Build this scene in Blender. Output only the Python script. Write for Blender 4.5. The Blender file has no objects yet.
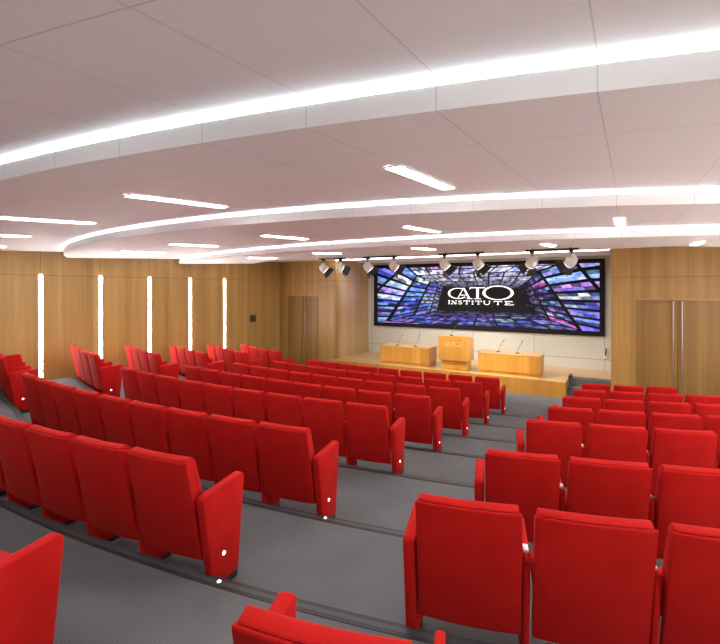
import bpy, bmesh, math, random
from math import sin, cos, pi, sqrt, atan2, radians, asin
from mathutils import Vector, Matrix
random.seed(7)
scene = bpy.context.scene
COL = scene.collection

# ------------------------------------------------------------------ camera
EYE = 2.816                                   # eye height above the flat floor in front of the stage
cam_d = bpy.data.cameras.new('camera'); cam = bpy.data.objects.new('camera', cam_d); COL.objects.link(cam)
cam.location = (0, 0, EYE); cam.rotation_euler = (radians(90), 0, radians(30.8))
cam_d.sensor_fit = 'HORIZONTAL'; cam_d.sensor_width = 36; cam_d.lens = 22.65
cam_d.shift_y = -0.0465; cam_d.clip_start = 0.05
scene.camera = cam

# ------------------------------------------------------------------ world, exposure
w = bpy.data.worlds.new('world'); scene.world = w; w.use_nodes = True
w.node_tree.nodes['Background'].inputs[0].default_value = (0.8, 0.85, 1, 1)
w.node_tree.nodes['Background'].inputs[1].default_value = 0.0
vs = scene.view_settings
vs.view_transform = 'Standard'; vs.look = 'None'; vs.gamma = 1; vs.use_curve_mapping = False
vs.exposure = 0.65
COVE_E, SLOT_E, STRIP_E, SCREEN_E, SPOT_W = 5.5, 47.0, 48.0, 0.70, 150.0
scene.cycles.use_denoising = True
scene.cycles.max_bounces = 16; scene.cycles.diffuse_bounces = 10

# ------------------------------------------------------------------ materials
def new_mat(name):
    m = bpy.data.materials.new(name); m.use_nodes = True
    return m, m.node_tree, m.node_tree.nodes['Principled BSDF']
def N(nt, typ, **kw):
    n = nt.nodes.new(typ)
    for k, v in kw.items(): setattr(n, k, v)
    return n
def mth(nt, op, a, b=None, c=None):
    n = N(nt, 'ShaderNodeMath', operation=op)
    for i, v in enumerate((a, b, c)):
        if v is None: continue
        if isinstance(v, (int, float)): n.inputs[i].default_value = v
        else: nt.links.new(v, n.inputs[i])
    return n.outputs[0]
def ramp(nt, fac, stops):
    r = N(nt, 'ShaderNodeValToRGB'); els = r.color_ramp.elements
    while len(els) < len(stops): els.new(0.5)
    for e, (p, c) in zip(els, stops): e.position = p; e.color = (*c, 1)
    nt.links.new(fac, r.inputs[0]); return r.outputs[0]
def mixc(nt, fac, a, b, mode='MIX'):
    n = N(nt, 'ShaderNodeMix', data_type='RGBA', blend_type=mode)
    for s, v in ((n.inputs[0], fac), (n.inputs[6], a), (n.inputs[7], b)):
        if isinstance(v, (int, float)): s.default_value = v
        elif isinstance(v, tuple): s.default_value = (*v, 1)
        else: nt.links.new(v, s)
    return n.outputs[2]
def noise(nt, scale, stretch=(1, 1, 1), detail=3, coord='Object'):
    tc = N(nt, 'ShaderNodeTexCoord'); mp = N(nt, 'ShaderNodeMapping'); mp.inputs['Scale'].default_value = stretch
    nt.links.new(tc.outputs[coord], mp.inputs[0])
    no = N(nt, 'ShaderNodeTexNoise'); no.inputs['Scale'].default_value = scale; no.inputs['Detail'].default_value = detail
    nt.links.new(mp.outputs[0], no.inputs['Vector']); return no.outputs['Fac']
def xyz(nt, coord='Object'):
    tc = N(nt, 'ShaderNodeTexCoord'); s = N(nt, 'ShaderNodeSeparateXYZ'); nt.links.new(tc.outputs[coord], s.inputs[0])
    return s.outputs
def line_mask(nt, v, period, offset, width):
    """1 on thin lines repeated every `period` along v"""
    a = mth(nt, 'SUBTRACT', v, offset - period / 2)
    a = mth(nt, 'MODULO', mth(nt, 'ADD', a, period * 60), period)
    a = mth(nt, 'ABSOLUTE', mth(nt, 'SUBTRACT', a, period / 2))
    return mth(nt, 'LESS_THAN', a, width / 2)

def plain(name, col, rough=0.5, metal=0.0, var=0.0, coat=0.0):
    m, nt, b = new_mat(name)
    b.inputs['Base Color'].default_value = (*col, 1)
    b.inputs['Roughness'].default_value = rough; b.inputs['Metallic'].default_value = metal
    b.inputs['Coat Weight'].default_value = coat
    if var:
        f = noise(nt, 9)
        lo = tuple(c * (1 - var) for c in col); hi = tuple(min(1, c * (1 + var)) for c in col)
        nt.links.new(ramp(nt, f, [(0.3, lo), (0.7, hi)]), b.inputs['Base Color'])
    return m
def glow(name, col, strength):
    m, nt, b = new_mat(name)
    b.inputs['Base Color'].default_value = (0.8, 0.8, 0.8, 1)
    b.inputs['Emission Color'].default_value = (*col, 1); b.inputs['Emission Strength'].default_value = strength
    return m

def velvet():
    m, nt, b = new_mat('red_velvet')
    f = noise(nt, 6, detail=4); g = noise(nt, 420, detail=1)
    c = ramp(nt, f, [(0.3, (0.40, 0.0075, 0.006)), (0.7, (0.47, 0.011, 0.009))])
    c = mixc(nt, mth(nt, 'MULTIPLY', g, 0.25), c, (0.31, 0.006, 0.006))
    nt.links.new(c, b.inputs['Base Color'])
    b.inputs['Roughness'].default_value = 0.85
    b.inputs['Specular IOR Level'].default_value = 0.1
    b.inputs['Sheen Weight'].default_value = 0.06; b.inputs['Sheen Tint'].default_value = (1, 0.25, 0.2, 1); b.inputs['Sheen Roughness'].default_value = 0.4
    return m
def carpet():
    m, nt, b = new_mat('grey_ribbed_carpet')
    o = xyz(nt)
    dx = mth(nt, 'ADD', o[0], 4.9); r = mth(nt, 'SUBTRACT', o[1], mth(nt, 'SQRT', mth(nt, 'SUBTRACT', 289.0, mth(nt, 'MULTIPLY', dx, dx))))
    rib = mth(nt, 'SINE', mth(nt, 'MULTIPLY', r, 2 * pi / 0.016))
    f = noise(nt, 260, detail=2); g = noise(nt, 2.2, detail=3)
    v = mth(nt, 'ADD', mth(nt, 'MULTIPLY', rib, 0.11), mth(nt, 'ADD', mth(nt, 'MULTIPLY', f, 0.5), mth(nt, 'MULTIPLY', g, 0.35)))
    c = ramp(nt, v, [(0.1, (0.075, 0.075, 0.080)), (0.8, (0.172, 0.172, 0.181))])
    nt.links.new(c, b.inputs['Base Color']); b.inputs['Roughness'].default_value = 0.95
    b.inputs['Specular IOR Level'].default_value = 0.1
    return m
def wood(name, lo, hi, axis, seam=None, zline=None, ribs=0.0, rough=0.42, coat=0.0, grain='z'):
    """veneer with upright grain; axis = wall direction (0 x, 1 y); seam = (period, offset)"""
    m, nt, b = new_mat(name)
    st = (1, 1, 0.03) if grain == 'z' else (0.03, 1, 1)
    f = noise(nt, 26, st, 5); g = noise(nt, 3.2, st, 2)
    v = mth(nt, 'ADD', mth(nt, 'MULTIPLY', f, 0.55), mth(nt, 'MULTIPLY', g, 0.45))
    c = ramp(nt, v, [(0.33, lo), (0.67, hi)])
    o = xyz(nt)
    if ribs:                                     # narrow book-matched veneer strips of slightly different tone
        cell = mth(nt, 'FLOOR', mth(nt, 'DIVIDE', o[axis], ribs))
        wn = N(nt, 'ShaderNodeTexWhiteNoise', noise_dimensions='1D'); nt.links.new(cell, wn.inputs['W'])
        c = mixc(nt, mth(nt, 'MULTIPLY', wn.outputs[0], 0.42), c, tuple(0.55 * x for x in lo))
    mask = None
    if seam: mask = line_mask(nt, o[axis], seam[0], seam[1], 0.014)
    if zline is not None:
        k = mth(nt, 'LESS_THAN', mth(nt, 'ABSOLUTE', mth(nt, 'SUBTRACT', o[2], zline)), 0.008)
        mask = k if mask is None else mth(nt, 'MAXIMUM', mask, k)
    if mask is not None: c = mixc(nt, mth(nt, 'MULTIPLY', mask, 0.55), c, (0.10, 0.045, 0.015))
    nt.links.new(c, b.inputs['Base Color']); b.inputs['Roughness'].default_value = rough
    b.inputs['Coat Weight'].default_value = coat; b.inputs['Coat Roughness'].default_value = 0.22
    return m
def ceiling_mat():
    m, nt, b = new_mat('white_ceiling_panels')
    o = xyz(nt)
    mask = line_mask(nt, o[0], 0.56, -0.10, 0.005)
    dx = mth(nt, 'ADD', o[0], 4.9); dy = mth(nt, 'SUBTRACT', o[1], 20.0)
    r = mth(nt, 'SQRT', mth(nt, 'ADD', mth(nt, 'MULTIPLY', dx, dx), mth(nt, 'MULTIPLY', dy, dy)))
    k = None
    for q in (18.2, 19.58, 15.1):
        e = mth(nt, 'LESS_THAN', mth(nt, 'ABSOLUTE', mth(nt, 'SUBTRACT', r, q)), 0.003)
        k = e if k is None else mth(nt, 'MAXIMUM', k, e)
    c = mixc(nt, mth(nt, 'MULTIPLY', mth(nt, 'MAXIMUM', mask, k), 0.32), (0.92, 0.92, 0.93), (0.22, 0.2, 0.2))
    nt.links.new(c, b.inputs['Base Color']); b.inputs['Roughness'].default_value = 0.7
    return m
def beige_panels():
    m, nt, b = new_mat('beige_wall_panels')
    o = xyz(nt)
    mask = line_mask(nt, o[0], 1.96, -0.64, 0.016)
    k = mth(nt, 'LESS_THAN', mth(nt, 'ABSOLUTE', mth(nt, 'SUBTRACT', o[2], 0.72)), 0.009)
    c = mixc(nt, mth(nt, 'MULTIPLY', mth(nt, 'MAXIMUM', mask, k), 0.6), (0.53, 0.53, 0.48), (0.1, 0.09, 0.07))
    nt.links.new(c, b.inputs['Base Color']); b.inputs['Roughness'].default_value = 0.6
    return m
def display_mat():
    m, nt, b = new_mat('video_wall_picture')
    a = N(nt, 'ShaderNodeAttribute', attribute_name='Col')
    f = noise(nt, 7, (1, 1, 1.8), 1)
    k = ramp(nt, f, [(0.36, (0.55, 0.55, 0.65)), (0.62, (1.25, 1.25, 1.25))])
    c = mixc(nt, 1.0, a.outputs['Color'], k, 'MULTIPLY')
    b.inputs['Base Color'].default_value = (0.005, 0.005, 0.006, 1); b.inputs['Roughness'].default_value = 0.6; b.inputs['Specular IOR Level'].default_value = 0.05
    nt.links.new(c, b.inputs['Emission Color']); b.inputs['Emission Strength'].default_value = SCREEN_E
    return m

M = dict(
    red=velvet(), carpet=carpet(), ceil=ceiling_mat(), beige=beige_panels(), picture=display_mat(),
    wood_side=wood('oak_veneer_side_wall', (0.38, 0.218, 0.062), (0.53, 0.335, 0.106), 1, (1.309, 4.94), EYE + 0.29, 0.16),
    wood_front=wood('oak_veneer_front_wall', (0.34, 0.178, 0.044), (0.47, 0.270, 0.074), 0, None, EYE + 0.27, 0.11),
    wood_return=wood('lacquered_oak_stage_return', (0.42, 0.26, 0.10), (0.54, 0.35, 0.15), 1, None, EYE + 0.27, 0.3, 0.28, 1.0),  # paler than the front oak: spotlight brightness is put into the colour
    wood_door=wood('oak_veneer_door', (0.25, 0.125, 0.024), (0.35, 0.190, 0.043), 0, None, None, 0.09),
    maple=wood('golden_maple_veneer', (0.52, 0.235, 0.034), (0.68, 0.345, 0.066), 0, None, None, 0.28, 0.3),
    stage=wood('maple_stage_boards', (0.52, 0.31, 0.12), (0.63, 0.40, 0.18), 1, (0.12, 0.0), None, 0.12, 0.32, 0.2, 'x'),
    fascia=plain('ceiling_fascia_white', (0.78, 0.78, 0.80), 0.6),
    frame=plain('oak_door_frame', (0.38, 0.22, 0.07), 0.45, var=0.1),
    chrome=plain('brushed_steel', (0.55, 0.55, 0.56), 0.3, 1.0),
    black=plain('black_plastic', (0.012, 0.012, 0.013), 0.5),
    matte_black=plain('matte_black_casing', (0.004, 0.004, 0.005), 0.95),
    black_metal=plain('black_metal', (0.02, 0.02, 0.022), 0.45, 0.4),
    silver=plain('pale_grey_lamp_housing', (0.80, 0.80, 0.77), 0.45, 0.0, 0.1),
    white=plain('white_plastic', (0.8, 0.8, 0.78), 0.4),
    rubber=plain('dark_nosing_rubber', (0.022, 0.022, 0.024), 0.6),
    alu=plain('grey_nosing_insert', (0.055, 0.055, 0.058), 0.5, 0.2),
    plaque=plain('dark_bronze_grille', (0.10, 0.055, 0.03), 0.5, 0.2),
    pale_wood=plain('pale_inlay', (0.92, 0.62, 0.30), 0.4),
    cove=glow('cove_light_diffuser', (0.86, 0.94, 1.0), COVE_E),
    slot=glow('slot_light_diffuser', (1.0, 0.98, 0.95), SLOT_E),
    stage_slot=glow('stage_slot_diffuser', (1.0, 0.95, 0.88), 30.0),
    strip=glow('wall_light_diffuser', (1.0, 0.99, 0.96), STRIP_E),
    led=glow('aisle_light_lens', (1.0, 0.98, 0.95), 2.0),
    lens=glow('spotlight_lens', (1.0, 0.95, 0.85), 4.0),
    logo=glow('logo_white', (0.95, 0.97, 1.0), 1.0),
    rear=plain('rear_wall_paint', (0.70, 0.66, 0.60), 0.7),
)

# ------------------------------------------------------------------ mesh helpers
def box(bm, lo, hi, mat=None):
    r = bmesh.ops.create_cube(bm, size=1.0); vs_ = r['verts']
    c = [(a + b) / 2 for a, b in zip(lo, hi)]; s = [b - a for a, b in zip(lo, hi)]
    for v in vs_:
        v.co = Vector((v.co.x * s[0] + c[0], v.co.y * s[1] + c[1], v.co.z * s[2] + c[2]))
        if mat is not None: v.co = mat @ v.co
    return vs_
def cyl(bm, a, b, r, r2=None, seg=12):
    a, b = Vector(a), Vector(b); d = b - a
    q = d.to_track_quat('Z', 'Y').to_matrix().to_4x4(); q.translation = (a + b) / 2
    return bmesh.ops.create_cone(bm, cap_ends=True, segments=seg, radius1=r, radius2=r if r2 is None else r2, depth=d.length, matrix=q)['verts']
def prism_x(bm, prof, x0, x1, nx=1, bulge=None):
    """extrude a YZ profile along x with nx spans; bulge(x) shifts y"""
    rings = []
    for i in range(nx + 1):
        x = x0 + (x1 - x0) * i / nx; dy = bulge(x) if bulge else 0
        rings.append([bm.verts.new((x, y + dy, z)) for y, z in prof])
    n = len(prof)
    for i in range(nx):
        for j in range(n):
            bm.faces.new((rings[i][j], rings[i][(j + 1) % n], rings[i + 1][(j + 1) % n], rings[i + 1][j]))
    bm.faces.new(rings[0][::-1]); bm.faces.new(rings[-1])
def bevel(bm, off, seg=2, ang=35):
    bm.normal_update()
    es = [e for e in bm.edges if len(e.link_faces) == 2 and e.calc_face_angle(0) > radians(ang)]
    bmesh.ops.bevel(bm, geom=es, offset=off, segments=seg, profile=0.5, affect='EDGES', clamp_overlap=True)
def obj(name, bm, mat, parent=None, smooth=False):
    bmesh.ops.recalc_face_normals(bm, faces=bm.faces[:])
    me = bpy.data.meshes.new(name); bm.to_mesh(me); bm.free()
    if smooth:
        for p in me.polygons: p.use_smooth = True
        try: me.set_sharp_from_angle(angle=radians(40))
        except Exception: pass
    me.materials.append(mat if not isinstance(mat, str) else M[mat])
    o = bpy.data.objects.new(name, me); COL.objects.link(o)
    if parent: o.parent = parent
    return o
def boxobj(name, lo, hi, mat, parent=None, bev=0.0):
    bm = bmesh.new(); box(bm, lo, hi)
    if bev: bevel(bm, bev)
    return obj(name, bm, mat, parent)
def tag(o, label, cat, group=None):
    o['label'] = label; o['category'] = cat
    if group: o['group'] = group
    return o
def struct(o):
    o['kind'] = 'structure'; return o
def thing(name, label, cat, loc=(0, 0, 0), rz=0.0, group=None):
    o = bpy.data.objects.new(name, None); COL.objects.link(o); o.empty_display_size = 0.1
    o.location = loc; o.rotation_euler = (0, 0, rz)
    return tag(o, label, cat, group)
def copy_tree(o, parent=None):
    c = o.copy(); COL.objects.link(c); c.parent = parent
    for ch in list(o.children): copy_tree(ch, c)
    return c

# ------------------------------------------------------------------ room dimensions
CX, CY = -4.9, 20.0                          # common centre of the seating and ceiling arcs
XL, XR, YREAR = -11.1, 3.4, -3.6
YF, YB, YFL = 12.65, 15.10, 12.85                        # front wood wall, back wall of the stage
SX0, SX1 = -8.62, -0.40                      # stage opening
SZ = 0.406                                   # stage height
ZLOW, ZHIGH, ZF = EYE + 0.705, EYE + 0.85, EYE + 0.97
def arc_y(R, x): return CY - sqrt(R * R - (x - CX) ** 2)
ROW_R = 17.0                                  # every row of chairs is an arc of this radius
ROW_Y = {1: 0.50, 2: 1.72, 3: 2.94, 4: 4.40, 5: 5.68, 6: 6.95, 7: 8.23, 8: 9.57}   # row centre on the hall's axis
LEVEL = {0: 1.10, 1: 0.965, 2: 0.826, 3: 0.690, 4: 0.555, 5: 0.405, 6: 0.270, 7: 0.138, 8: 0.0}
def level(k): return LEVEL[k]
def lift(x):                                  # the side tiers by the left wall lie a little higher, reached by a gentle slope in the side aisle
    t = min(1, max(0, (-7.75 - x) / 0.6)); return 0.09 * t * t * (3 - 2 * t)
def row_y(k, x, ahead=0.0):                   # arc of row k, `ahead` metres towards the stage
    r = ROW_R - ahead
    return ROW_Y[k] + ROW_R - sqrt(r * r - (x - CX) ** 2)
XS = [XL + (XR - XL) * i / 64 for i in range(65)]

# ------------------------------------------------------------------ floor: curved tiers
NOSE = 0.10
def tier(k):
    bm = bmesh.new(); z = level(k); zb = -0.3
    back = [(x, row_y(k, x, NOSE) if k > 0 else YREAR) for x in XS]
    front = [(x, row_y(k + 1, x, NOSE)) if k < 8 else (x, YB) for x in XS]
    t0 = [bm.verts.new((x, y, z + lift(x))) for x, y in back]; t1 = [bm.verts.new((x, y, z + (lift(x) if k < 8 else 0))) for x, y in front]
    b0 = [bm.verts.new((x, y, zb)) for x, y in back]; b1 = [bm.verts.new((x, y, zb)) for x, y in front]
    for i in range(len(XS) - 1):
        bm.faces.new((t0[i], t0[i + 1], t1[i + 1], t1[i])); bm.faces.new((t1[i], t1[i + 1], b1[i + 1], b1[i]))
        bm.faces.new((b0[i], b1[i], b1[i + 1], b0[i + 1])); bm.faces.new((t0[i], b0[i], b0[i + 1], t0[i + 1]))
    bm.faces.new((t0[0], t1[0], b1[0], b0[0])); bm.faces.new((t0[-1], b0[-1], b1[-1], t1[-1]))
    return struct(obj('floor', bm, 'carpet'))
for k in range(0, 9): tier(k)
def arc_band(bm, Ra, Rb, za, zb, xs=XS):      # ribbon between two radii/heights
    a = [bm.verts.new((x, arc_y(Ra, x), za)) for x in xs]; b = [bm.verts.new((x, arc_y(Rb, x), zb)) for x in xs]
    for i in range(len(xs) - 1): bm.faces.new((a[i], a[i + 1], b[i + 1], b[i]))
def arc_solid(bm, Ra, Rb, za, zb, xs=XS):     # Ra > Rb, za < zb
    q = [[bm.verts.new((x, arc_y(R, x), z)) for x in xs] for R, z in ((Ra, za), (Rb, za), (Rb, zb), (Ra, zb))]
    for j in range(4):
        for i in range(len(xs) - 1): bm.faces.new((q[j][i], q[j][i + 1], q[(j + 1) % 4][i + 1], q[(j + 1) % 4][i]))
    bm.faces.new([q[j][0] for j in range(4)]); bm.faces.new([q[j][-1] for j in range(4)][::-1])
def nose_solid(bm, k, a0, a1, z0, z1):
    q = [[bm.verts.new((x, row_y(k, x, a), z + lift(x))) for x in XS] for a, z in ((a0, z0), (a1, z0), (a1, z1), (a0, z1))]
    for j in range(4):
        for i in range(len(XS) - 1): bm.faces.new((q[j][i], q[j][i + 1], q[(j + 1) % 4][i + 1], q[(j + 1) % 4][i]))
    bm.faces.new([q[j][0] for j in range(4)]); bm.faces.new([q[j][-1] for j in range(4)][::-1])
for k in range(1, 9):                         # dark stair nosing with a paler insert at every tier edge
    z = level(k - 1)
    bm = bmesh.new(); nose_solid(bm, k, NOSE - .085, NOSE + .004, z - 0.03, z + 0.004)
    n = struct(obj('trim_%d' % k, bm, 'rubber'))
    bm = bmesh.new(); nose_solid(bm, k, NOSE - .060, NOSE - .025, z + 0.0035, z + 0.0055)
    obj('nosing_insert', bm, 'alu', n)

# ------------------------------------------------------------------ walls
WZ0, WZ1 = -0.3, EYE + 1.3
struct(boxobj('wall_left', (XL - 0.2, YREAR - 0.2, WZ0), (XL, YFL + 0.2, WZ1), 'wood_side'))
struct(boxobj('wall_right', (XR, YREAR - 0.2, WZ0), (XR + 0.2, YF + 0.2, WZ1), 'wood_side'))
struct(boxobj('wall_rear', (XL, YREAR - 0.2, WZ0), (XR, YREAR, WZ1), 'rear'))
struct(boxobj('wall_stage_back', (SX0 - 0.2, YB, WZ0), (SX1 + 0.3, YB + 0.2, WZ1), 'beige'))
struct(boxobj('wall_stage_left', (SX0 - 0.2, YFL + 0.2, WZ0), (SX0, YB, WZ1), 'wood_return'))
struct(boxobj('wall_stage_right', (SX1, YF + 0.2, WZ0), (SX1 + 0.2, YB, WZ1), 'wood_return'))
DZ = EYE - 0.235                              # door head
def front_wall(name, x0, x1, d0, d1, YF):
    bm = bmesh.new()
    box(bm, (x0, YF, WZ0), (d0, YF + 0.2, WZ1)); box(bm, (d1, YF, WZ0), (x1, YF + 0.2, WZ1)); box(bm, (d0, YF, DZ), (d1, YF + 0.2, WZ1))
    struct(obj(name, bm, 'wood_front'))
def door(n, d0, d1, YF):
    e = bpy.data.objects.new('door_%d' % n, None); COL.objects.link(e); e.location = ((d0 + d1) / 2, YF, 0); struct(e)
    L = d0 - e.location.x; Rr = -L
    bm = bmesh.new(); t = 0.035
    box(bm, (L, -0.012, 0), (L + t, 0.12, DZ)); box(bm, (Rr - t, -0.012, 0), (Rr, 0.12, DZ)); box(bm, (L + t, -0.012, DZ - t), (Rr - t, 0.12, DZ))
    obj('door_frame', bm, 'frame', e)
    for s in (-1, 1):
        bm = bmesh.new()
        xa, xb = (L + t + .003, -0.004) if s < 0 else (0.004, Rr - t - .003)
        box(bm, (xa, 0.07, 0.01), (xb, 0.115, DZ - t - .004)); lf = obj('door_leaf', bm, 'wood_door', e)
        bm = bmesh.new(); hx = s * 0.085
        box(bm, (hx - 0.011, 0.0, 0.10), (hx + 0.011, 0.022, DZ - 0.06))
        for z in (0.3, DZ / 2, DZ - 0.35): box(bm, (hx - 0.01, 0.022, z), (hx + 0.01, 0.07, z + 0.02))
        obj('pull_bar', bm, 'chrome', lf)
front_wall('wall_front_left', XL, SX0, -10.78, -9.28, YFL); door(1, -10.78, -9.28, YFL)
front_wall('wall_front_right', SX1, XR, 0.08, 1.80, YF); door(2, 0.08, 1.80, YF)
boxes = [('wall_back_of_door', (XL, YFL + 0.2, WZ0), (SX0 - .2, YFL + 0.25, WZ1)), ('wall_back_of_door', (SX1 + .2, YF + 0.2, WZ0), (XR, YF + 0.25, WZ1))]
for nm, a, b in boxes: struct(boxobj(nm, a, b, 'wood_door'))

# ------------------------------------------------------------------ stage and ramp
RX0 = -1.42
struct(boxobj('floor_stage', (SX0, YF + 0.02, 0.0), (RX0, YB, SZ), 'stage'))
struct(boxobj('floor_stage_corner', (RX0, 13.72, 0.0), (SX1, YB, SZ), 'stage'))
struct(boxobj('trim_stage_front', (SX0, YF - 0.01, 0.0), (RX0, YF + 0.02, SZ + 0.003), 'maple'))
bm = bmesh.new(); prism_x(bm, [(13.08, 0.0), (13.72, 0.0), (13.72, SZ), (13.40, SZ), (13.40, SZ / 2), (13.08, SZ / 2)], RX0, SX1)
struct(obj('floor_steps', bm, 'carpet'))
struct(boxobj('trim_step_edge', (RX0, 13.30, SZ), (RX0 + .05, 13.72, SZ + .06), 'black'))
bm = bmesh.new(); box(bm, (SX0 - .0, YFL + .3, SZ), (SX0 + 0.012, YB, SZ + 0.09)); struct(obj('baseboard_stage_left', bm, 'wood_return'))
bm = bmesh.new(); box(bm, (XL, YREAR, -0.2), (XL + 0.01, YF, 0.08)); struct(obj('baseboard_left', bm, 'wood_door'))

# ------------------------------------------------------------------ ceiling: saw-tooth tiers with coves
ARCS = [(21.6, -4.2, 17.9), (19.1, -4.2, 17.9), (16.6, -4.2, 17.915), (12.28, -4.544, 15.88), (14.97, -4.0, 21.66), (10.5, -4.9, 20.0)]   # radius, centre x, centre y
def step_y(i, x, back=0.0):                    # front line of ceiling step i, `back` metres beyond it towards the stage
    R, cx, cy = ARCS[i]; R -= back
    return cy - sqrt(max(R * R - (x - cx) ** 2, 0.01))
for i in range(5):
    bm = bmesh.new(); last = (i == 4); j = i + 1
    prof = [(i, .15, ZLOW + 0.10), (i, 0, ZLOW + 0.10), (i, 0, ZLOW), (j, 0 if last else .15, ZHIGH)]
    if last: prof += [(j, 0, ZHIGH + 0.04), (j, -.25, ZF + 0.10)]
    rings = [[bm.verts.new((x, max(step_y(a, x, bk), YREAR), z)) for x in XS] for a, bk, z in prof]
    for a, b in zip(rings, rings[1:]):
        for q in range(len(XS) - 1): bm.faces.new((a[q], a[q + 1], b[q + 1], b[q]))
    bmesh.ops.remove_doubles(bm, verts=bm.verts[:], dist=1e-5)
    struct(obj('ceiling', bm, 'ceil'))
    if i:
        bm = bmesh.new()
        rings = [[bm.verts.new((x, step_y(i, x, bk), z)) for x in XS] for bk, z in ((.155, ZLOW + .10), (.155, ZHIGH + .16), (0, ZHIGH + .16))]
        for a, b in zip(rings, rings[1:]):
            for q in range(len(XS) - 1): bm.faces.new((a[q], a[q + 1], b[q + 1], b[q]))
        struct(obj('trim_cove', bm, 'fascia'))
bm = bmesh.new()
a = [bm.verts.new((x, step_y(5, x, -.2), ZF)) for x in XS]; b = [bm.verts.new((x, YB + .1, ZF)) for x in XS]
for j in range(len(XS) - 1): bm.faces.new((a[j], a[j + 1], b[j + 1], b[j]))
struct(obj('ceiling', bm, 'ceil'))
COVES = [(1, 'curved cove light above the ceiling step over the rear of the hall'),
         (2, 'long curved cove light nearest the camera, crossing the whole ceiling'),
         (3, 'second curved cove light from the camera, over the middle of the seating'),
         (4, 'third curved cove light, nearest the stage and shortest in view')]
for i, lab in COVES:
    bm = bmesh.new(); xs = XS[1:-1]
    q = [[bm.verts.new((x, step_y(i, x, bk), z)) for x in xs] for bk, z in ((.02, ZLOW + .101), (.04, ZLOW + .101), (.04, ZLOW + .115), (.02, ZLOW + .115))]
    for j in range(4):
        for n in range(len(xs) - 1): bm.faces.new((q[j][n], q[j][n + 1], q[(j + 1) % 4][n + 1], q[(j + 1) % 4][n]))
    bm.faces.new([q[j][0] for j in range(4)]); bm.faces.new([q[j][-1] for j in range(4)][::-1])
    c = tag(obj('cove_light', bm, 'cove'), lab, 'light', 'curved cove lights')
    bm = bmesh.new(); y = step_y(i, XS[1], .07); box(bm, (XS[1] - .06, y - .03, ZLOW + .102), (XS[1] - .002, y + .08, ZHIGH + .02))
    obj('end_cap', bm, 'black', c)
def plane_z(x, y):                             # height of the sloping ceiling plane above (x, y)
    for i in range(5):
        a, b = step_y(i, x), step_y(i + 1, x, .15)
        if a <= y < b: return ZLOW + (ZHIGH - ZLOW) * (y - a) / (b - a), atan2(ZHIGH - ZLOW, b - a)
    return ZF, 0.0
rows = [('row nearest the camera', 17.4, [-10.1, -7.9, -5.7, -3.45, -1.25, 1.0]),
        ('middle row of the ceiling', 14.65, [-8.9, -6.7, -4.5, -2.35, -0.1, 2.1]),
        ('row nearest the stage', 11.85, [-7.95, -5.7, -3.45, -1.25, 1.0]),
        ('row behind the camera', 20.0, [-8.9, -6.7, -4.5, -2.35, -0.1, 2.1])]
ords = ['first', 'second', 'third', 'fourth', 'fifth', 'sixth', 'seventh', 'eighth', 'ninth']
for rn, R, xs in rows:
    for i, x in enumerate(xs):
        y = arc_y(R, x); z, slope = plane_z(x, y)
        t = thing('ceiling_light', 'recessed white slot light in the ceiling, %s, %s from the left' % (rn, ords[i]), 'light', (x, y, z - 0.012), 0, 'recessed slot lights in the ceiling')
        t.rotation_euler = (slope, 0, 0)
        bm = bmesh.new(); h, l = 0.05, 0.50
        box(bm, (-h, -l, 0), (h, l, 0.006)); obj('diffuser', bm, 'slot', t)
        bm = bmesh.new()
        for s in (-1, 1):
            box(bm, (s * (h + .006) - .006, -l - .012, -0.001), (s * (h + .006) + .006, l + .012, 0.010)); box(bm, (-h, s * (l + .006) - .006, -.001), (h, s * (l + .006) + .006, .010))
        obj('frame', bm, 'fascia', t)

t = thing('stage_slot_light', 'long straight white light slot in the ceiling along the stage opening', 'light', ((SX0 + SX1) / 2, 12.78, ZF - .014))
L = (SX1 - SX0) / 2 - .06
boxobj('diffuser', (-L, -.05, 0), (L, .05, .008), 'stage_slot', t)
bm = bmesh.new()
for q in (-1, 1): box(bm, (-L, q * .058 - .006, -.003), (L, q * .058 + .006, .012))
obj('frame', bm, 'fascia', t)

# ------------------------------------------------------------------ wall strips, grille
for i in range(5):
    y = 4.94 + 1.309 * i; z1 = EYE + 0.29; z0 = EYE - 2.05
    t = thing('wall_light', 'tall vertical light strip on the wooden left wall, %s from the left' % ords[i], 'light', (XL, y, z0), 0, 'vertical light strips')
    boxobj('diffuser', (0.004, -0.033, 0), (0.022, 0.033, z1 - z0), 'strip', t)
    bm = bmesh.new()
    for s in (-1, 1): box(bm, (0.0, s * .039 - .006, 0), (0.018, s * .039 + .006, z1 - z0))
    obj('frame', bm, 'fascia', t)
for i in range(5):  # unseen strips added on the right wall to brighten ceiling and seats
    y = 1.0 + 2.4 * i
    t = thing('wall_light', 'added out-of-view fill light strip on the wooden right wall, %s from the rear' % ords[i], 'light', (XR, y, EYE - 1.9), 0, 'vertical light strips')
    boxobj('diffuser', (-0.022, -0.05, 0), (-0.004, 0.05, 2.2), 'strip', t)
t = thing('wall_grille', 'small square dark grille on the wooden left wall near the door', 'vent', (XL, 11.45, EYE - 1.14))
boxobj('frame', (0.0, -0.13, 0), (0.02, 0.13, 0.23), 'plaque', t, 0.004)
bm = bmesh.new()
for j in range(5): box(bm, (0.02, -0.105, 0.03 + j * .038), (0.028, 0.105, 0.048 + j * .038))
obj('louvre', bm, 'black_metal', t)
t = thing('wall_handset', 'small white wall fitting with black cable beside the right stage corner', 'wall fitting', (-0.62, YB, SZ + 0.36))
bm = bmesh.new(); box(bm, (-0.05, -0.05, 0), (0.05, 0, 0.14)); bevel(bm, .01); obj('cradle', bm, 'white', t)
bm = bmesh.new(); cyl(bm, (0, -.06, .08), (0.03, -.07, 0.30), .018); obj('handset', bm, 'black', t)

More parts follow.
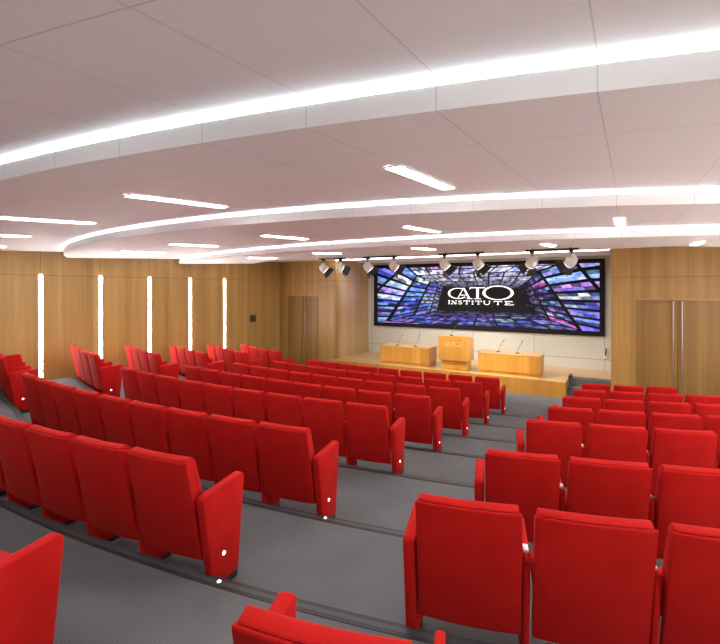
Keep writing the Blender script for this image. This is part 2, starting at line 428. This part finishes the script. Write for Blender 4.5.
# ------------------------------------------------------------------ video wall
vw = thing('video_wall', 'wide video wall showing a tunnel of picture tiles around white lettering', 'screen', (-8.40, YB, 1.41))
boxobj('casing', (0.05, -0.07, 0.0), (7.77, 0.0, 2.29), 'matte_black', vw, 0.006)
yD = -0.073
quads = []                                     # (corners, colour)
DIV_L = [((-.3, 3.2), (-5, -.3)), ((1.395, 2.244), (-1.477, 0.067)), ((1.829, 1.873), (0.66, 0.181)), ((2.327, 1.652), (1.712, 0.433)), ((2.625, 1.544), (2.327, 0.556)), ((2.809, 1.473), (2.588, 0.633))]
DIV_R = [((9.4, 2.7), (12.5, -1.0)), ((6.895, 2.30), (8.879, -0.263)), ((5.927, 1.957), (7.113, 0.134)), ((5.629, 1.648), (6.248, 0.435)), ((5.447, 1.523), (5.898, 0.58)), ((5.324, 1.428), (5.689, 0.638))]
def lerp(a, b, t): return (a[0] + (b[0] - a[0]) * t, a[1] + (b[1] - a[1]) * t)
def bil(q, u, v): return lerp(lerp(q[0], q[1], u), lerp(q[3], q[2], u), v)
def clip(poly, lo, hi):
    for ax, lim, sg in ((0, lo[0], 1), (0, hi[0], -1), (1, lo[1], 1), (1, hi[1], -1)):
        out = []
        for i, p in enumerate(poly):
            q = poly[(i + 1) % len(poly)]; a = sg * (p[ax] - lim); b = sg * (q[ax] - lim)
            if a >= 0: out.append(p)
            if a * b < 0: out.append(lerp(p, q, a / (a - b)))
        poly = out
        if len(poly) < 3: return []
    return poly
pal = {'L': [(.10, .16, .80), (.20, .38, .95), (.50, .75, 1.0), (.30, .28, .95), (.90, .95, 1.0), (.05, .09, .50), (.45, .22, .85), (.15, .40, .85)],
       'R': [(.18, .14, .75), (.42, .22, .80), (.80, .85, 1.0), (.15, .20, .70), (.30, .50, .95), (.06, .06, .35), (.60, .35, .85)],
       'C': [(.80, .78, .92), (.70, .66, .85), (.55, .55, .85), (.85, .85, .95), (.40, .42, .80)],
       'F': [(.12, .16, .80), (.25, .32, .95), (.55, .78, 1.0), (.32, .18, .75), (.08, .10, .50), (.50, .28, .85)]}
def region(q, nu, nv, key, bright, gu=.14, gv=.30, pink=0.04):
    for i in range(nu):
        for j in range(nv):
            base = random.choice(pal[key])
            if random.random() < pink: base = (1.0, .20, .70)
            u0, u1 = (i + gu / 2) / nu, (i + 1 - gu / 2) / nu; v0, v1 = (j + gv / 2) / nv, (j + 1 - gv / 2) / nv
            for a in range(4):
                for b_ in range(2):
                    k = bright * random.choice((.25, .7, 1.0, 1.3)); c2 = random.choice(pal[key]); mix = random.choice((0, 0, .5, .8))
                    col = tuple((x * (1 - mix) + y * mix) * k for x, y in zip(base, c2))
                    uu = [u0 + (u1 - u0) * a / 4, u0 + (u1 - u0) * (a + 1) / 4]; vv = [v0 + (v1 - v0) * b_ / 2, v0 + (v1 - v0) * (b_ + 1) / 2]
                    quads.append(([bil(q, uu[0], vv[0]), bil(q, uu[1], vv[0]), bil(q, uu[1], vv[1]), bil(q, uu[0], vv[1])], col))
for n, br in zip(range(5), (1.2, 1.2, 1.0, .75, .5)):
    (at, ab), (bt, bb) = DIV_L[n], DIV_L[n + 1]
    region([ab, bb, bt, at], 1, 9, 'L', br, (.06, .12, .14, .14, .14)[n])
    (ct, cb), (dt, db) = DIV_R[n], DIV_R[n + 1]
    region([db, cb, ct, dt], 1, 8, 'R', br * (.95, .95, .6, .3, .12)[n], (.05, .10, .14, .14, .14)[n])
    region([at, bt, dt, ct][0:1] + [ct, dt, bt], 8, 2, 'C', br * (1.05 - .16 * n), .12, .20, .03)
    region([ab, cb, db, bb], 8, 2, 'F', br * (.9, .9, .7, .4, .3)[n], .10, .24, .07)
    # fill rows between dividers of the floor and ceiling with a second, finer course
bm = bmesh.new(); lay = bm.loops.layers.float_color.new('Col')
for poly, c in quads:
    p = clip(poly, (0.22, 0.145), (7.63, 2.16))
    if len(p) < 3: continue
    f = bm.faces.new([bm.verts.new((x, yD, z)) for x, z in p])
    for l in f.loops: l[lay] = (*c, 1)
me = bpy.data.meshes.new('picture')
for f in bm.faces:
    f.normal_update()
    if f.normal.y > 0: f.normal_flip()
bm.to_mesh(me); bm.free(); me.materials.append(M['picture'])
o = bpy.data.objects.new('picture', me); COL.objects.link(o); o.parent = vw
# lettering
def add_poly(bm, pts, y):
    f = bm.faces.new([bm.verts.new((x, y, z)) for x, z in pts])
    f.normal_update()
    if f.normal.y > 0: f.normal_flip()
def ring(bm, c, rx, rz, thin, thick, a0, a1, y, n=40):
    """ellipse stroke, thick at the sides and thin at top and bottom"""
    for i in range(n):
        q = []
        for t, inner in ((i, 0), (i + 1, 0), (i + 1, 1), (i, 1)):
            a = a0 + (a1 - a0) * t / n
            kx, kz = (rx - thick, rz - thin) if inner else (rx, rz)
            q.append((c[0] + kx * cos(a), c[1] + kz * sin(a)))
        add_poly(bm, q, y)
def bar(bm, x0, z0, x1, z1, w0, y, w1=None):
    w1 = w0 if w1 is None else w1
    add_poly(bm, [(x0 - w0 / 2, z0), (x0 + w0 / 2, z0), (x1 + w1 / 2, z1), (x1 - w1 / 2, z1)], y)
def rect(bm, x0, z0, x1, z1, y): add_poly(bm, [(x0, z0), (x1, z0), (x1, z1), (x0, z1)], y)
def logo(bm, ox, oz, S, y, e=0.0012):
    P = lambda x, z: (ox + x * S, oz + z * S)
    R_ = lambda a, b, c, d, l=0: rect(bm, *P(a, b), *P(c, d), y - l * e)
    B = lambda a, b, c, d, w, l=0: bar(bm, *P(a, b), *P(c, d), w * S, y - l * e)
    # C A T O
    ring(bm, P(.36, .285), .36 * S, .185 * S, .018 * S, .07 * S, radians(62), radians(318), y)
    B(.34, .10, .55, .47, .022, 1); B(.76, .10, .55, .47, .065, 2); R_(.28, .10, .41, .115, 3); R_(.66, .10, .86, .115, 3); R_(.43, .22, .66, .238, 4)
    R_(.99, .10, 1.07, .475, 0); R_(.91, .10, 1.15, .115, 1); R_(.76, .465, 1.28, .485, 2); B(.77, .42, .775, .475, .02, 3)
    ring(bm, P(1.70, .31), .50 * S, .235 * S, .022 * S, .085 * S, 0, 2 * pi, y - 5 * e)
    # INSTITUTE
    x = 0.0; h0, h1 = -.085, .04
    def serif(a, z, l): R_(a - .035, z, a + .035, z + .012, l)
    def I(a): R_(a - .015, h0, a + .015, h1, 0); serif(a, h0, 1); serif(a, h1 - .012, 1)
    def T(a, w=.11): R_(a - .016, h0, a + .016, h1, 0); serif(a, h0, 1); R_(a - w, h1 - .014, a + w, h1, 2); R_(a - w, h1 - .04, a - w + .014, h1, 3); R_(a + w - .014, h1 - .04, a + w, h1, 3)
    I(.04)
    R_(.14, h0, .152, h1, 0); R_(.28, h0, .292, h1, 0); B(.15, h1, .28, h0, .04, 1); serif(.146, h0, 2); serif(.286, h1 - .012, 2)
    ring(bm, P(.43, .008), .06 * S, .032 * S, .012 * S, .022 * S, radians(20), radians(270), y); ring(bm, P(.43, -.052), .07 * S, .034 * S, .012 * S, .024 * S, radians(-160), radians(90), y - e)
    T(.66); I(.86); T(1.06)
    R_(1.24, -.03, 1.27, h1, 0); R_(1.42, -.03, 1.436, h1, 0); ring(bm, P(1.338, -.03), .098 * S, .058 * S, .014 * S, .028 * S, pi, 2 * pi, y - e); serif(1.255, h1 - .012, 2); serif(1.428, h1 - .012, 2)
    T(1.70, .13)
    R_(1.95, h0, 1.985, h1, 0); R_(1.91, h1 - .014, 2.16, h1, 1); R_(1.91, h0, 2.20, h0 + .014, 1); R_(1.98, -.03, 2.10, -.018, 2); R_(2.145, h1 - .04, 2.16, h1, 3); R_(2.185, h0, 2.20, h0 + .04, 3)
bm = bmesh.new(); logo(bm, 2.99, 0.955, 1.0, yD - 0.004)
obj('lettering', bm, 'logo', vw)

# ------------------------------------------------------------------ desks, lectern, microphones
def microphone(label, x, y, z, lean, h=0.30, rz=0.0):
    t = thing('microphone', label, 'microphone', (x, y, z), rz, 'gooseneck microphones')
    bm = bmesh.new(); cyl(bm, (0, 0, 0), (0, 0, 0.022), 0.06, 0.05, 16); obj('base', bm, 'black', t)
    bm = bmesh.new(); pts = []
    for i in range(9):
        a = i / 8; pts.append(Vector((lean * a ** 1.6 * 0.8, 0.02 + .05 * a, 0.02 + h * a)))
    for p, q in zip(pts, pts[1:]): cyl(bm, p, q, 0.006, seg=8)
    obj('gooseneck', bm, 'black_metal', t)
    bm = bmesh.new(); d = (pts[-1] - pts[-2]).normalized(); cyl(bm, pts[-1], pts[-1] + d * .05, 0.013, 0.011, 10); obj('head', bm, 'black', t)
    return t
def desk(label, x0, x1):
    y0, y1, h = 12.95, 13.62, 0.585
    t = thing('panel_desk', label, 'desk', ((x0 + x1) / 2, y0, SZ)); L = (x1 - x0) / 2
    boxobj('plinth', (-L + .02, .03, 0), (L - .02, y1 - y0 - .03, .075), 'maple', t)
    bm = bmesh.new(); box(bm, (-L, 0, .085), (L, .03, h - .03)); obj('front_panel', bm, 'maple', t)
    for s in (-1, 1):
        a, b = sorted((s * L, s * (L - .03))); boxobj('side_panel', (a, .031, .085), (b, y1 - y0, h - .03), 'maple', t)
    boxobj('desk_top', (-L - .012, -.012, h - .03), (L + .012, y1 - y0 + .012, h), 'stage', t, 0.004)
    boxobj('shelf', (-L + .03, .05, .075), (L - .03, y1 - y0 - .05, .11), 'maple', t)
    return SZ + h
zt = desk('low golden wooden desk on stage, left of the lectern', -6.95, -5.28)
microphone('gooseneck microphone on left end of the left stage desk', -6.42, 13.12, zt, 0.16)
microphone('gooseneck microphone towards right end of the left stage desk', -5.80, 13.12, zt, 0.14)
zt = desk('low golden wooden desk on stage, right of the lectern', -3.76, -2.08)
microphone('gooseneck microphone on left half of the right stage desk', -3.25, 13.2, zt, 0.16)
microphone('gooseneck microphone on right half of the right stage desk', -2.72, 13.2, zt, 0.14)
t = thing('lectern', 'golden wooden lectern with overhanging upper box standing between two desks', 'lectern', (-4.47, 12.86, SZ))
boxobj('plinth', (-.375, .04, 0), (.375, .45, .04), 'maple', t)
boxobj('base_panel', (-.385, .03, .04), (.385, .46, .30), 'maple', t)
bm = bmesh.new(); prism_x(bm, [(-.03, .29), (.52, .29), (.52, .94), (.46, .94), (-.03, 1.01)], -.455, .455); bevel(bm, .006, 1); obj('upper_box', bm, 'maple', t)
boxobj('reading_top', (-.40, .08, .965), (.40, .44, .985), 'stage', t)
bm = bmesh.new(); logo(bm, -.27, .72, .245, -.0315, .0003); obj('engraved_lettering', bm, 'pale_wood', t)
microphone('gooseneck microphone rising from the top of the lectern', -4.62, 13.12, SZ + .990, 0.09, 0.22)

# ------------------------------------------------------------------ track spotlights
YT, ZT = 11.62, EYE + 0.925
pairs = [(-8.26, -7.62), (-6.66, -5.80), (-4.28, -3.38), (-2.05, -1.18)]
prow = ['leftmost', 'second', 'third', 'rightmost']
aims = [(1.8, 1.6, -2.0), (2.4, 1.2, -1.2), (1.5, 1.6, -2.2), (1.8, 1.4, -1.6), (1.5, 1.2, -2.2), (1.6, 1.2, -2.2), (-1.6, 1.3, -2.2), (-2.0, 1.2, -1.6)]
si = 0
for pi_, (a, b) in enumerate(pairs):
    t = thing('track_bar', 'black ceiling track bar above the stage front, %s of four' % (prow[pi_] if pi_ in (0, 3) else prow[pi_] + ' from the left'), 'lighting track', ((a + b) / 2, YT, ZT), 0, 'ceiling track bars')
    L = (b - a) / 2 + 0.16
    bm = bmesh.new(); box(bm, (-L, -.025, -.02), (L, .025, .02)); obj('rail', bm, 'black_metal', t)
    for s in (-1, 1):
        bm = bmesh.new(); cyl(bm, (s * L * .7, 0, .02), (s * L * .7, 0, ZF - ZT), .012, seg=8); obj('hanger', bm, 'black_metal', t)
    for sx in (a, b):
        aim = Vector(aims[si]).normalized()
        sp = thing('stage_spotlight', 'pale round stage spotlight with black barn doors, %s along the ceiling track' % (ords[si] + ' from the left'), 'spotlight', (sx, YT, ZT - .02), 0, 'stage spotlights')
        bm = bmesh.new(); box(bm, (-.045, -.04, -.05), (.045, .04, 0)); cyl(bm, (0, 0, -.05), (0, 0, -.12), .016, seg=8); obj('clamp', bm, 'black_metal', sp)
        C0 = Vector((0, 0, -.27)); side = aim.cross(Vector((0, 0, 1))).normalized(); up = side.cross(aim).normalized()
        bm = bmesh.new()
        yk = [Vector((0, 0, -.12))] + [C0 + side * s_ + Vector((0, 0, z_)) for s_, z_ in ((.155, .15), (.165, 0))]
        yk2 = [Vector((0, 0, -.12))] + [C0 - side * s_ + Vector((0, 0, z_)) for s_, z_ in ((.155, .15), (.165, 0))]
        for Y in (yk, yk2):
            for p, q in zip(Y, Y[1:]): cyl(bm, p, q, .013, seg=8)
        obj('yoke', bm, 'silver', sp)
        bm = bmesh.new(); cyl(bm, C0 - aim * .13, C0 - aim * .02, .075, .125, 20); cyl(bm, C0 - aim * .02, C0 + aim * .10, .125, .125, 20)
        body = obj('housing', bm, 'silver', sp)
        bm = bmesh.new(); cyl(bm, C0 + aim * .101, C0 + aim * .106, .12, seg=20); obj('lens', bm, 'lens', body)
        for v1, v2 in ((up, side), (-up, side), (side, up), (-side, up)):
            bm = bmesh.new(); hh = C0 + aim * .108 + v1 * .12; tip = C0 + aim * .27 + v1 * .20
            n_ = (tip - hh).cross(v2).normalized() * .004
            vs_ = [bm.verts.new(p + s_ * n_) for s_ in (-1, 1) for p in (hh - v2 * .11, hh + v2 * .11, tip + v2 * .15, tip - v2 * .15)]
            for f in ((0, 1, 2, 3), (7, 6, 5, 4), (0, 4, 5, 1), (1, 5, 6, 2), (2, 6, 7, 3), (3, 7, 4, 0)): bm.faces.new([vs_[i] for i in f])
            obj('barn_door', bm, 'black', sp)
        ld = bpy.data.lights.new('spotlight_beam', 'SPOT'); ld.energy = SPOT_W; ld.spot_size = radians(64); ld.spot_blend = .8; ld.shadow_soft_size = .1; ld.color = (1, .93, .80)
        lo = bpy.data.objects.new('spotlight_beam', ld); COL.objects.link(lo); lo.parent = sp
        lo.location = C0 + aim * .13; lo.rotation_euler = (aim).to_track_quat('-Z', 'Y').to_euler()
        si += 1

# ------------------------------------------------------------------ auditorium chairs
PITCH = 0.575
def back_bulge(x): return 0.018 * ((2 * x / .52) ** 2 - 1)
def panel_profile(): return [(.112, .045), (.36, .045), (.43, .675), (.405, .70), (.035, .675), (.012, .655)]
def make_chair(kind, label):
    t = thing('auditorium_chair', label, 'chair')
    bm = bmesh.new()
    prism_x(bm, [(.085, .23), (.125, .23), (.012, .885), (-.045, .908), (-.052, .898)], -.259, .259, 8, back_bulge)
    bevel(bm, .007, 2, 40); obj('backrest', bm, 'red', t, True)
    bm = bmesh.new()
    prism_x(bm, [(.098, .42), (.165, .40), (.175, .46), (.050, .89), (.022, .920), (.006, .925), (-.036, .917), (-.045, .909), (.008, .886)], -.245, .245, 8, back_bulge)
    bevel(bm, .010, 2, 40); obj('back_cushion', bm, 'red', t, True)
    bm = bmesh.new()
    prism_x(bm, [(.20, .37), (.26, .33), (.46, .40), (.47, .47), (.25, .49), (.205, .43)], -.235, .235, 4)
    bevel(bm, .018, 2, 40); obj('seat_cushion', bm, 'red', t, True)
    def foot(parent, x0, x1):
        bm = bmesh.new(); box(bm, (x0 + .006, .17, 0), (x1 - .006, .352, .05)); obj('foot', bm, 'black', parent)
    def outlet(parent, x):
        boxobj('arm_plate', (x - .030, .075, .655), (x - .006, .135, .672), 'white', parent)
    def arm(x0, x1):
        bm = bmesh.new()
        prism_x(bm, [(.112, .035), (.35, .035), (.42, .66), (.395, .685), (.045, .66), (.03, .64)], x0, x1); bevel(bm, .008, 2)
        a = obj('armrest', bm, 'red', t, True); foot(a, x0, x1)
        outlet(a, x1); return a
    def end(x0, x1, s):
        bm = bmesh.new(); prism_x(bm, panel_profile(), x0, x1); bevel(bm, .014, 2)
        a = obj('end_panel', bm, 'red', t, True); foot(a, x0, x1)
        if s < 0: outlet(a, x1)
        xo = x1 if s > 0 else x0
        bm = bmesh.new(); cyl(bm, (xo - s * .004,   .205, .235), (xo + s * .004, .205, .235), .014, seg=16); obj('aisle_light', bm, 'led', a)
    if kind != 'left': arm(-PITCH / 2 - .017, -PITCH / 2 + .017)
    else: end(-PITCH / 2 - .050, -PITCH / 2 + .017, -1)
    if kind == 'right': end(PITCH / 2 - .017, PITCH / 2 + .050, 1)
    return t
protos = {}
def place(kind, k, ang, label, group):
    if kind not in protos: o = protos[kind] = make_chair(kind, label)
    else: o = copy_tree(protos[kind]); o['label'] = label
    x = CX + ROW_R * sin(ang)
    o.location = (x, ROW_Y[k] + ROW_R - ROW_R * cos(ang), level(k) + (0.09 if x < -8.0 else 0.0)); o.rotation_euler = (0, 0, ang)
    o['group'] = group
    return o
row_name = {k: ords[8 - k] for k in range(1, 9)}
def row_angle(k, x): return asin((x - CX) / ROW_R)
# centre block, counted leftwards from the main aisle
for k in range(1, 9):
    n = {1: 3, 2: 7}.get(k, 9); a0 = row_angle(k, -2.34 if k > 1 else -2.29); R = ROW_R
    for i in range(n):
        kind = 'right' if i == 0 else 'left' if i == 8 else 'mid'
        lab = 'red theatre chair, centre block, %s row from stage, ' % row_name[k] + ('aisle seat with lit end panel' if i == 0 else '%s seat left of the aisle' % ords[i])
        place(kind, k, a0 - (i + .5) * PITCH / R, lab, 'red chairs of the centre block')
# right block, counted rightwards from the main aisle
for k in range(1, 9):
    n = {1: 2, 2: 4, 3: 4, 8: 3}.get(k, 5); a0 = row_angle(k, -0.985 + .02 * (k - 2)); R = ROW_R
    for i in range(n):
        kind = 'left' if i == 0 else 'right' if (k == 8 and i == 2) else 'mid'
        lab = 'red theatre chair, right block, %s row from stage, ' % row_name[k] + ('aisle seat' if i == 0 else '%s seat right of the aisle' % ords[i])
        place(kind, k, a0 + (i + .5) * PITCH / R, lab, 'red chairs of the right block')
# block of four beside the left wall
for k in range(3, 9):
    a0 = row_angle(k, -8.60); R = ROW_R
    for i in range(4):
        kind = 'right' if i == 0 else 'left' if i == 3 else 'mid'
        lab = 'red theatre chair, left wall block, %s row from stage, ' % row_name[k] + ('aisle end seat' if i == 0 else 'seat against the wall' if i == 3 else '%s seat from its aisle' % ords[i])
        place(kind, k, a0 - (i + .5) * PITCH / R, lab, 'red chairs beside the left wall')

# ------------------------------------------------------------------ step lights in the nosings
for k, lab in ((2, 'small round step light in the nosing beside the nearest full row'), (3, 'small round step light in the nosing one step further down the aisle')):
    x = -2.22 if k == 2 else -2.26; y = row_y(k, x, NOSE - .04)
    t = thing('step_light', lab, 'light', (x, y, level(k - 1) + .0055), 0, 'step lights')
    bm = bmesh.new(); cyl(bm, (0, 0, 0), (0, 0, .004), .016, seg=16); obj('rim', bm, 'chrome', t)
    bm = bmesh.new(); cyl(bm, (0, 0, .004), (0, 0, .006), .012, seg=16); obj('lens', bm, 'led', t)
